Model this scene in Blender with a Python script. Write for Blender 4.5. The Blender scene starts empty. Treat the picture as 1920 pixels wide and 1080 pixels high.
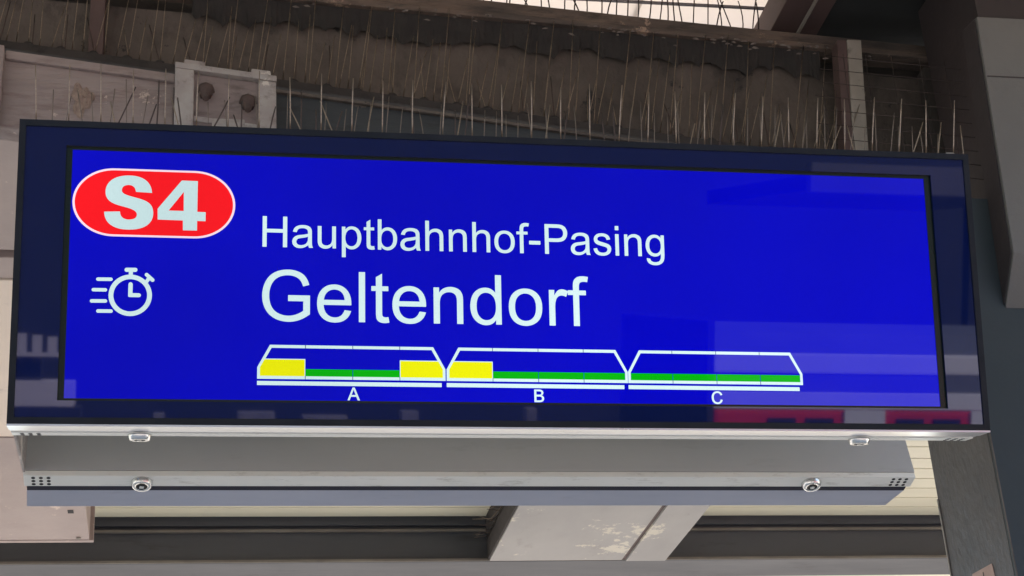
import bpy, bmesh, math, random
from mathutils import Vector, Matrix

random.seed(7)
sc = bpy.context.scene
COL = sc.collection

# ---------------------------------------------------------------- camera
cam = bpy.data.cameras.new('camera'); cam_o = bpy.data.objects.new('camera', cam); COL.objects.link(cam_o)
CR = Vector((0.98293, -0.17330, -0.06176)); CU = Vector((-0.02115, -0.43992, 0.89779)); CF = Vector((0.18276, 0.88115, 0.43608))
m = Matrix.Identity(4)
for i, v in enumerate((CR, CU, -CF)):
    m[0][i], m[1][i], m[2][i] = v
m.translation = Vector((-0.50751, -2.43047, -0.97037))
cam_o.matrix_world = m
cam.sensor_width = 36.0; cam.lens = 3320.69 / 1920 * 36; cam.clip_start = 0.05; cam.clip_end = 500
sc.camera = cam_o

# ---------------------------------------------------------------- light and exposure
EXPO = 1.35
SUN_EL, SUN_AZ = 50, 52          # the sun stands to the right, a little beyond the canopy
world = bpy.data.worlds.new('World'); sc.world = world; world.use_nodes = True
wn = world.node_tree.nodes; wl = world.node_tree.links
sky = wn.new('ShaderNodeTexSky'); sky.sky_type = 'NISHITA'; sky.sun_disc = False
sky.sun_elevation = math.radians(SUN_EL); sky.sun_rotation = math.radians(SUN_AZ)
wn['Background'].inputs['Strength'].default_value = 0.15
wl.new(sky.outputs[0], wn['Background'].inputs[0])
sun = bpy.data.lights.new('sun', 'SUN'); sun.energy = 5.0; sun.angle = math.radians(0.5); sun.color = (1.0, 0.95, 0.88)
sun_o = bpy.data.objects.new('sun', sun); COL.objects.link(sun_o)
az, el = math.radians(SUN_AZ), math.radians(SUN_EL)
sd = Vector((math.sin(az) * math.cos(el), math.cos(az) * math.cos(el), math.sin(el)))
sun_o.rotation_euler = sd.to_track_quat('Z', 'Y').to_euler(); sun_o.location = (0, 0, 20)
vs = sc.view_settings; vs.view_transform = 'Standard'; vs.look = 'None'; vs.exposure = EXPO; vs.gamma = 1; vs.use_curve_mapping = False
sc.cycles.use_denoising = True
sc.cycles.max_bounces = 10; sc.cycles.diffuse_bounces = 6

# ---------------------------------------------------------------- materials
MATS = {}
def s2l(r, g, b):
    return tuple((c / 255 / 12.92 if c / 255 <= 0.04045 else ((c / 255 + 0.055) / 1.055) ** 2.4) for c in (r, g, b)) + (1,)

def paint(name, c1, c2, scale=6, rough=0.55, bump=0.15, bscale=60, streak=(1, 1, 1), chips=None, chip_amt=0.0, chip_scale=9, grime=None, grime_amt=0.0, spec=0.4, metallic=0.0):
    m = bpy.data.materials.new(name); m.use_nodes = True; MATS[name] = m
    nt = m.node_tree; N = nt.nodes; L = nt.links; b = N['Principled BSDF']
    tc = N.new('ShaderNodeTexCoord'); mp = N.new('ShaderNodeMapping'); mp.inputs['Scale'].default_value = streak
    L.new(tc.outputs['Object'], mp.inputs[0])
    def noise(s, d=6, r=0.6, src=mp):
        n = N.new('ShaderNodeTexNoise'); n.inputs['Scale'].default_value = s; n.inputs['Detail'].default_value = d
        n.inputs['Roughness'].default_value = r; L.new(src.outputs[0], n.inputs['Vector']); return n
    def ramp(n, a, c):
        r = N.new('ShaderNodeMapRange'); r.inputs[1].default_value = a; r.inputs[2].default_value = c
        L.new(n.outputs['Fac'], r.inputs[0]); return r
    def mix(f, a, c):
        x = N.new('ShaderNodeMix'); x.data_type = 'RGBA'; L.new(f.outputs[0], x.inputs[0])
        if isinstance(a, tuple): x.inputs[6].default_value = a
        else: L.new(a, x.inputs[6])
        x.inputs[7].default_value = c; return x.outputs[2]
    col = mix(ramp(noise(scale), 0.35, 0.68), (*c1, 1), (*c2, 1))
    if grime: col = mix(ramp(noise(scale * 3.1, 10, 0.72), 0.62 - grime_amt, 0.80 - grime_amt * 0.5), col, (*grime, 1))
    if chips:
        tm = N.new('ShaderNodeMapping'); tm.inputs['Location'].default_value = (3.1, 1.7, 5.2); L.new(tc.outputs['Object'], tm.inputs[0])
        col = mix(ramp(noise(chip_scale, 12, 0.75, tm), 0.72 - chip_amt, 0.735 - chip_amt), col, (*chips, 1))
    L.new(col, b.inputs['Base Color'])
    rr = N.new('ShaderNodeMapRange'); rr.inputs[3].default_value = max(0.05, rough - 0.12); rr.inputs[4].default_value = min(1, rough + 0.15)
    L.new(noise(scale * 2.3).outputs['Fac'], rr.inputs[0]); L.new(rr.outputs[0], b.inputs['Roughness'])
    bp = N.new('ShaderNodeBump'); bp.inputs['Strength'].default_value = bump; bp.inputs['Distance'].default_value = 0.004
    L.new(noise(bscale, 8).outputs['Fac'], bp.inputs['Height']); L.new(bp.outputs[0], b.inputs['Normal'])
    b.inputs['Specular IOR Level'].default_value = spec; b.inputs['Metallic'].default_value = metallic
    return m

def emit(name, rgb, rough=0.3):
    """a patch of the lit screen: gives off light, with a faint sheen of the panel in front of it"""
    m = bpy.data.materials.new(name); m.use_nodes = True; MATS[name] = m
    b = m.node_tree.nodes['Principled BSDF']
    b.inputs['Base Color'].default_value = (0.0004, 0.0004, 0.001, 1); b.inputs['Roughness'].default_value = rough
    b.inputs['Specular IOR Level'].default_value = 0.03
    b.inputs['Coat Weight'].default_value = 0.8; b.inputs['Coat Roughness'].default_value = 0.015; b.inputs['Coat IOR'].default_value = 1.5
    b.inputs['Emission Color'].default_value = s2l(*rgb); b.inputs['Emission Strength'].default_value = 2 ** -EXPO
    N = m.node_tree.nodes; L = m.node_tree.links; tc = N.new('ShaderNodeTexCoord'); acc = None      # uneven backlight and panel grain
    for sc_, lo, hi in ((2.2, 0.90, 1.14), (900.0, 0.93, 1.07)):
        n = N.new('ShaderNodeTexNoise'); n.inputs['Scale'].default_value = sc_; n.inputs['Detail'].default_value = 1
        L.new(tc.outputs['Object'], n.inputs['Vector'])
        r = N.new('ShaderNodeMapRange'); r.inputs[1].default_value = 0.3; r.inputs[2].default_value = 0.7; r.inputs[3].default_value = lo * (2 ** -EXPO if acc is None else 1); r.inputs[4].default_value = hi * (2 ** -EXPO if acc is None else 1)
        L.new(n.outputs['Fac'], r.inputs[0])
        if acc is None: acc = r.outputs[0]
        else:
            mu = N.new('ShaderNodeMath'); mu.operation = 'MULTIPLY'; L.new(acc, mu.inputs[0]); L.new(r.outputs[0], mu.inputs[1]); acc = mu.outputs[0]
    L.new(acc, b.inputs['Emission Strength'])
    return m

def plain(name, c, rough=0.5, metallic=0.0, spec=0.5, coat=0.0, ior=1.5):
    m = bpy.data.materials.new(name); m.use_nodes = True; MATS[name] = m
    b = m.node_tree.nodes['Principled BSDF']
    b.inputs['Base Color'].default_value = (*c, 1); b.inputs['Roughness'].default_value = rough; b.inputs['Metallic'].default_value = metallic
    b.inputs['Specular IOR Level'].default_value = spec; b.inputs['Coat Weight'].default_value = coat; b.inputs['IOR'].default_value = ior
    return m

emit('screen_blue', (0, 0, 190)); emit('screen_white', (216, 243, 245)); emit('screen_grey', (202, 228, 230)); emit('screen_red', (252, 22, 32))
emit('screen_pink', (255, 226, 240)); emit('screen_yellow', (240, 240, 0)); emit('screen_green', (0, 178, 8)); emit('screen_dark', (10, 6, 110))
plain('bezel_glass', (0.001, 0.006, 0.055), 0.02, spec=0.5, ior=1.72)
plain('bezel_gap', (0.004, 0.010, 0.006), 0.25, spec=0.4)
paint('frame_black', (0.006, 0.007, 0.010), (0.011, 0.012, 0.016), 20, 0.5, 0.05, spec=0.22)
paint('alu_cover', (0.60, 0.61, 0.64), (0.68, 0.69, 0.71), 4, 0.30, 0.03, 200, (1, 8, 8), grime=(0.40, 0.40, 0.40), grime_amt=0.03, metallic=0.75)
paint('cover_blue_grey', (0.33, 0.36, 0.45), (0.39, 0.42, 0.51), 5, 0.38, 0.04, 150, (0.6, 3, 3), grime=(0.24, 0.25, 0.31), grime_amt=0.02, spec=0.5)
paint('profile_light', (0.76, 0.77, 0.72), (0.81, 0.81, 0.76), 7, 0.42, 0.05, 120, (0.8, 3, 3), grime=(0.40, 0.385, 0.33), grime_amt=0.07)
paint('housing_grey', (0.40, 0.41, 0.405), (0.45, 0.455, 0.45), 3, 0.5, 0.05, 200, (0.5, 2, 2), grime=(0.34, 0.34, 0.33), grime_amt=0.05)
plain('chrome', (0.80, 0.80, 0.78), 0.24, 0.9); plain('hole_black', (0.006, 0.006, 0.008), 0.7); plain('gap_blue', (0.006, 0.007, 0.024), 0.5, spec=0.2)
paint('spike_steel', (0.36, 0.29, 0.22), (0.20, 0.15, 0.11), 30, 0.38, 0.1, 200, metallic=0.7)
paint('spike_bright', (0.44, 0.35, 0.27), (0.27, 0.19, 0.14), 24, 0.42, 0.1, 200, metallic=0.25)
paint('twig', (0.030, 0.020, 0.018), (0.055, 0.035, 0.03), 30, 0.7, 0.2, 200)
paint('spike_fine', (0.22, 0.175, 0.14), (0.13, 0.10, 0.08), 30, 0.5, 0.1, 200, metallic=0.3)
paint('spike_dark', (0.05, 0.035, 0.03), (0.09, 0.06, 0.05), 30, 0.6, 0.2, 200)
paint('girder_brown', (0.135, 0.112, 0.096), (0.078, 0.066, 0.058), 3.6, 0.7, 1.0, 34, (1.4, 1, 1.0), grime=(0.044, 0.038, 0.035), grime_amt=0.13, chips=(0.030, 0.028, 0.028), chip_amt=0.105, chip_scale=12)
paint('girder_recess', (0.080, 0.070, 0.064), (0.055, 0.050, 0.047), 5, 0.7, 0.4, 40, grime=(0.035, 0.032, 0.031), grime_amt=0.08)
paint('strip_rusty', (0.16, 0.118, 0.092), (0.070, 0.058, 0.052), 7, 0.75, 1.0, 30, (0.6, 1, 2.6), grime=(0.030, 0.027, 0.026), grime_amt=0.14, chips=(0.32, 0.23, 0.17), chip_amt=0.13)
paint('beam_pink_lit', (0.33, 0.268, 0.248), (0.235, 0.188, 0.178), 5, 0.62, 0.9, 34, (0.45, 1, 2.4), grime=(0.16, 0.105, 0.095), grime_amt=0.12, chips=(0.50, 0.40, 0.34), chip_amt=0.125)  # pink light on the left is put into this base colour
paint('beam_teal', (0.050, 0.056, 0.060), (0.036, 0.041, 0.045), 6, 0.6, 0.35, 50, (0.5, 1, 2), grime=(0.022, 0.022, 0.022), grime_amt=0.08, chips=(0.12, 0.105, 0.09), chip_amt=0.12)  # coloured dark for the shade on the beam right of the bracket
paint('ledge_dark', (0.030, 0.026, 0.025), (0.050, 0.043, 0.040), 9, 0.75, 0.9, 30, grime=(0.012, 0.011, 0.011), grime_amt=0.1)
paint('bracket_grey', (0.40, 0.37, 0.345), (0.26, 0.22, 0.21), 9, 0.6, 1.0, 30, grime=(0.13, 0.10, 0.09), grime_amt=0.10, chips=(0.58, 0.53, 0.48), chip_amt=0.14)
paint('bracket_plate', (0.27, 0.215, 0.20), (0.185, 0.145, 0.138), 7, 0.6, 0.5, 35, (0.5, 1, 1.5), grime=(0.08, 0.06, 0.055), grime_amt=0.08, chips=(0.34, 0.28, 0.25), chip_amt=-0.02)
paint('bolt_rust', (0.050, 0.034, 0.030), (0.10, 0.066, 0.056), 40, 0.65, 0.6, 80)
paint('ceiling_cream', (0.76, 0.72, 0.57), (0.70, 0.66, 0.52), 2.2, 0.5, 0.06, 60, (0.3, 3, 3), grime=(0.52, 0.47, 0.36), grime_amt=0.02)
paint('roof_top', (0.30, 0.30, 0.29), (0.24, 0.24, 0.23), 2, 0.8)
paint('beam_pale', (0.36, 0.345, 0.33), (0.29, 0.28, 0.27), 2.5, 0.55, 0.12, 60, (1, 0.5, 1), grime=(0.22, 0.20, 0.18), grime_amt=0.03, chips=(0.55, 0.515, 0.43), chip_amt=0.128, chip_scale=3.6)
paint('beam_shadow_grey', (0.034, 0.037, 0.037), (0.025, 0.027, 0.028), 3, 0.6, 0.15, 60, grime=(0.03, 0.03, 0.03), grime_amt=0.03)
paint('beam_red_brown', (0.115, 0.075, 0.070), (0.080, 0.055, 0.052), 6, 0.6, 0.4, 40, (1, 0.4, 1), chips=(0.30, 0.20, 0.18), chip_amt=-0.01)
paint('far_beam_grey', (0.074, 0.077, 0.086), (0.058, 0.061, 0.069), 3, 0.5, 0.12, 50, (0.3, 1, 2), grime=(0.035, 0.033, 0.034), grime_amt=0.04)
paint('far_beam_edge', (0.22, 0.20, 0.17), (0.13, 0.115, 0.10), 9, 0.55, 0.3, 50, (0.4, 1, 1))
paint('panel_pink_lit', (0.40, 0.32, 0.29), (0.325, 0.258, 0.238), 2.4, 0.5, 0.25, 60, chips=(0.60, 0.48, 0.40), chip_amt=0.10, grime=(0.25, 0.185, 0.17), grime_amt=0.02)  # soffit base colour carries the pink cast of the light
paint('panel_cream', (0.76, 0.64, 0.53), (0.68, 0.57, 0.48), 2.4, 0.5, 0.12, 60, grime=(0.36, 0.29, 0.25), grime_amt=0.03)
paint('column_dark', (0.054, 0.043, 0.040), (0.068, 0.056, 0.053), 4, 0.45, 0.5, 70, (1, 1, 0.6), grime=(0.028, 0.026, 0.026), grime_amt=0.08, chips=(0.24, 0.21, 0.19), chip_amt=0.06, chip_scale=20, spec=0.5)
paint('column_shaded', (0.026, 0.034, 0.036), (0.033, 0.040, 0.042), 3, 0.5, 0.1, 70)  # column front coloured darker for the shade on it
paint('haunch_grey', (0.150, 0.142, 0.130), (0.125, 0.119, 0.110), 2.5, 0.6, 0.25, 90, grime=(0.10, 0.095, 0.088), grime_amt=0.05, chips=(0.45, 0.44, 0.41), chip_amt=0.03)
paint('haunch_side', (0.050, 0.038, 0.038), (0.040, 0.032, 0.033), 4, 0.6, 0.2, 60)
paint('post_pale', (0.34, 0.31, 0.27), (0.26, 0.235, 0.20), 10, 0.6, 0.4, 50, grime=(0.07, 0.06, 0.055), grime_amt=0.06)
paint('cobweb_dust', (0.040, 0.036, 0.033), (0.027, 0.025, 0.024), 22, 0.95, 0.8, 60, grime=(0.075, 0.066, 0.06), grime_amt=-0.03)
paint('mud', (0.33, 0.25, 0.20), (0.22, 0.155, 0.13), 70, 0.9, 1.0, 120, grime=(0.40, 0.30, 0.24), grime_amt=0.05)
paint('fluff', (0.22, 0.19, 0.165), (0.12, 0.10, 0.088), 90, 0.95, 0.5)
paint('paper_pink', (0.50, 0.35, 0.30), (0.42, 0.29, 0.25), 14, 0.8, 0.2); plain('ink_black', (0.02, 0.02, 0.02), 0.7)
paint('crumb_pale', (0.40, 0.37, 0.33), (0.16, 0.14, 0.125), 60, 0.85, 0.8, 90)
paint('platform_paving', (0.46, 0.44, 0.40), (0.39, 0.37, 0.34), 1.2, 0.8, 0.3, 20)
paint('ballast', (0.40, 0.36, 0.32), (0.28, 0.25, 0.225), 9, 0.9, 0.8, 14)
paint('train_red', (0.56, 0.018, 0.022), (0.50, 0.016, 0.02), 1, 0.3, 0.02); paint('train_grey', (0.60, 0.57, 0.62), (0.54, 0.51, 0.56), 1, 0.35, 0.02)
plain('train_window', (0.01, 0.012, 0.016), 0.08); paint('train_roof', (0.12, 0.12, 0.125), (0.09, 0.09, 0.095), 1, 0.6)
paint('wall_dark', (0.018, 0.020, 0.019), (0.026, 0.027, 0.025), 1.5, 0.85, 0.4, 10); paint('shelter_white', (0.50, 0.45, 0.52), (0.40, 0.36, 0.42), 1.5, 0.5)
paint('fascia_grey', (0.10, 0.09, 0.10), (0.08, 0.075, 0.085), 1, 0.6); paint('upright_grey', (0.20, 0.18, 0.20), (0.13, 0.12, 0.135), 3, 0.6)

def milky(name):
    m = bpy.data.materials.new(name); m.use_nodes = True; MATS[name] = m; N = m.node_tree.nodes; L = m.node_tree.links
    N.remove(N['Principled BSDF']); d = N.new('ShaderNodeBsdfDiffuse'); t = N.new('ShaderNodeBsdfTranslucent'); x = N.new('ShaderNodeMixShader')
    d.inputs[0].default_value = (0.6, 0.57, 0.53, 1); t.inputs[0].default_value = (0.85, 0.78, 0.72, 1); x.inputs[0].default_value = 0.48
    L.new(d.outputs[0], x.inputs[1]); L.new(t.outputs[0], x.inputs[2]); L.new(x.outputs[0], N['Material Output'].inputs[0])
milky('milky_sheet')

# ---------------------------------------------------------------- mesh helpers
def link(name, me, mat=None, parent=None):
    o = bpy.data.objects.new(name, me); COL.objects.link(o)
    if mat: 
        if me and not me.materials: me.materials.append(MATS[mat])
    if parent: o.parent = parent
    return o
def tag(o, label=None, cat=None, group=None, kind=None):
    if label: o['label'] = label
    if cat: o['category'] = cat
    if group: o['group'] = group
    if kind: o['kind'] = kind
    return o
def thing(name, label, cat, loc=(0, 0, 0), group=None, mw=None):
    o = bpy.data.objects.new(name, None); COL.objects.link(o); o.location = loc; o.empty_display_size = 0.05
    if mw is not None: o.matrix_world = mw
    return tag(o, label, cat, group)
def bm_mesh(name, bm, bevel=0.0, seg=2):
    if bevel:
        bmesh.ops.bevel(bm, geom=list(bm.edges), offset=bevel, segments=seg, affect='EDGES', profile=0.7, clamp_overlap=True)
    bmesh.ops.recalc_face_normals(bm, faces=bm.faces)
    me = bpy.data.meshes.new(name); bm.to_mesh(me); bm.free(); return me
def hexa(name, pts, mat, parent=None, bevel=0.0):
    """8 corners: bottom ring then top ring, same order"""
    bm = bmesh.new(); v = [bm.verts.new(p) for p in pts]
    for f in ((0, 1, 2, 3), (7, 6, 5, 4), (0, 4, 5, 1), (1, 5, 6, 2), (2, 6, 7, 3), (3, 7, 4, 0)): bm.faces.new([v[i] for i in f])
    return link(name, bm_mesh(name, bm, bevel), mat, parent)
def box(name, x, y, z, mat, parent=None, bevel=0.0, zx=None):
    """axis box; zx=(a0,a1) tilts it: adds slope*x to z of the bottom and of the top"""
    s0, s1 = zx if zx else (0, 0)
    P = [(px, py, z[0] + s0 * px) for px, py in ((x[0], y[0]), (x[1], y[0]), (x[1], y[1]), (x[0], y[1]))]
    P += [(px, py, z[1] + s1 * px) for px, py in ((x[0], y[0]), (x[1], y[0]), (x[1], y[1]), (x[0], y[1]))]
    return hexa(name, P, mat, parent, bevel)
def prism(name, outline, axis_from, axis_to, frame, mat, parent=None, bevel=0.0):
    """2-D outline (p,q) swept from axis_from to axis_to; frame(a,p,q) gives the point"""
    bm = bmesh.new(); n = len(outline)
    A = [bm.verts.new(frame(axis_from, p, q)) for p, q in outline]; B = [bm.verts.new(frame(axis_to, p, q)) for p, q in outline]
    bm.faces.new(A); bm.faces.new(B[::-1])
    for i in range(n): bm.faces.new((A[i], B[i], B[(i + 1) % n], A[(i + 1) % n]))
    return link(name, bm_mesh(name, bm, bevel), mat, parent)
def lathe_mesh(name, prof, n=24):
    """profile (r, z) turned about Z"""
    bm = bmesh.new(); rings = []
    for r, z in prof:
        rings.append([bm.verts.new((r * math.cos(2 * math.pi * k / n), r * math.sin(2 * math.pi * k / n), z)) for k in range(n)])
    for a, b in zip(rings, rings[1:]):
        for k in range(n): bm.faces.new((a[k], a[(k + 1) % n], b[(k + 1) % n], b[k]))
    bm.faces.new(rings[-1]); bm.faces.new(rings[0][::-1])
    me = bm_mesh(name, bm)
    for p in me.polygons: p.use_smooth = len(p.vertices) == 4
    return me
def rod_mesh(name, r=0.0011, bend=0.0, n=6, seg=4, tip=0.8):
    bm = bmesh.new(); rings = []
    for i in range(seg + 1):
        t = i / seg; rr = r * (1 if i < seg else tip); ox = bend * t * t
        rings.append([bm.verts.new((ox + rr * math.cos(2 * math.pi * k / n), rr * math.sin(2 * math.pi * k / n), t)) for k in range(n)])
    for a, b in zip(rings, rings[1:]):
        for k in range(n): bm.faces.new((a[k], a[(k + 1) % n], b[(k + 1) % n], b[k]))
    bm.faces.new(rings[-1]); bm.faces.new(rings[0][::-1])
    me = bm_mesh(name, bm)
    for p in me.polygons: p.use_smooth = len(p.vertices) == 4
    return me
def rod(name, me, a, b, parent, mat):
    a, b = Vector(a), Vector(b); d = b - a
    o = link(name, me, mat, parent)
    q = d.to_track_quat('Z', 'Y'); spin = Matrix.Rotation(random.uniform(0, 6.28), 4, 'Z')
    mw = Matrix.Translation(a) @ q.to_matrix().to_4x4() @ spin @ Matrix.Diagonal((1, 1, d.length, 1))
    o.matrix_local = mw if not parent else (parent.matrix_world.inverted() @ mw)
    return o
RODS = {}
for mname, rad in (('spike_steel', 0.00095), ('spike_dark', 0.0012), ('spike_fine', 0.0008), ('twig', 0.0015), ('spike_bright', 0.00095)):
    RODS[mname] = [rod_mesh('spike', rad, b) for b in ((0.0, 0.002, -0.002, 0.004) if mname != 'twig' else (0.012, -0.015, 0.02, -0.008, 0.003))]
    for me in RODS[mname]: me.materials.append(MATS[mname])
def spike(a, b, parent, mat='spike_steel'):
    return rod('spike', random.choice(RODS[mat]), a, b, parent, mat)

# ---------------------------------------------------------------- flat print on the screen
def flatten(path):
    """'M x y L x y Q cx cy x y C ...' -> list of closed polylines"""
    t = path.split(); i = 0; out = []; cur = None
    def num(k): return [float(t[i + j]) for j in range(k)]
    while i < len(t):
        c = t[i]; i += 1
        if c == 'M': x, y = num(2); i += 2; out.append([(x, y)])
        elif c == 'L':
            while i < len(t) and t[i] not in 'MLQC': x, y = num(2); i += 2; out[-1].append((x, y))
        elif c == 'Q':
            while i < len(t) and t[i] not in 'MLQC':
                cx, cy, x, y = num(4); i += 4; x0, y0 = out[-1][-1]
                for k in range(1, 7):
                    s = k / 6; out[-1].append(((1 - s) ** 2 * x0 + 2 * s * (1 - s) * cx + s * s * x, (1 - s) ** 2 * y0 + 2 * s * (1 - s) * cy + s * s * y))
        elif c == 'C':
            while i < len(t) and t[i] not in 'MLQC':
                ax, ay, bx, by, x, y = num(6); i += 6; x0, y0 = out[-1][-1]
                for k in range(1, 13):
                    s = k / 12; u = 1 - s
                    out[-1].append((u ** 3 * x0 + 3 * u * u * s * ax + 3 * u * s * s * bx + s ** 3 * x, u ** 3 * y0 + 3 * u * u * s * ay + 3 * u * s * s * by + s ** 3 * y))
    for p in out:
        if abs(p[0][0] - p[-1][0]) < 1e-6 and abs(p[0][1] - p[-1][1]) < 1e-6: p.pop()
    return out
def fill_mesh(name, polys):
    cu = bpy.data.curves.new(name, 'CURVE'); cu.dimensions = '2D'; cu.fill_mode = 'BOTH'
    for p in polys:
        s = cu.splines.new('POLY'); s.points.add(len(p) - 1)
        for k, (x, y) in enumerate(p): s.points[k].co = (x, y, 0, 1)
        s.use_cyclic_u = True
    o = bpy.data.objects.new(name, cu); COL.objects.link(o)
    dg = bpy.context.evaluated_depsgraph_get(); dg.update()
    me = bpy.data.meshes.new_from_object(o.evaluated_get(dg)); me.name = name
    bpy.data.objects.remove(o); bpy.data.curves.remove(cu)
    me.materials.clear()
    return me
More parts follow.
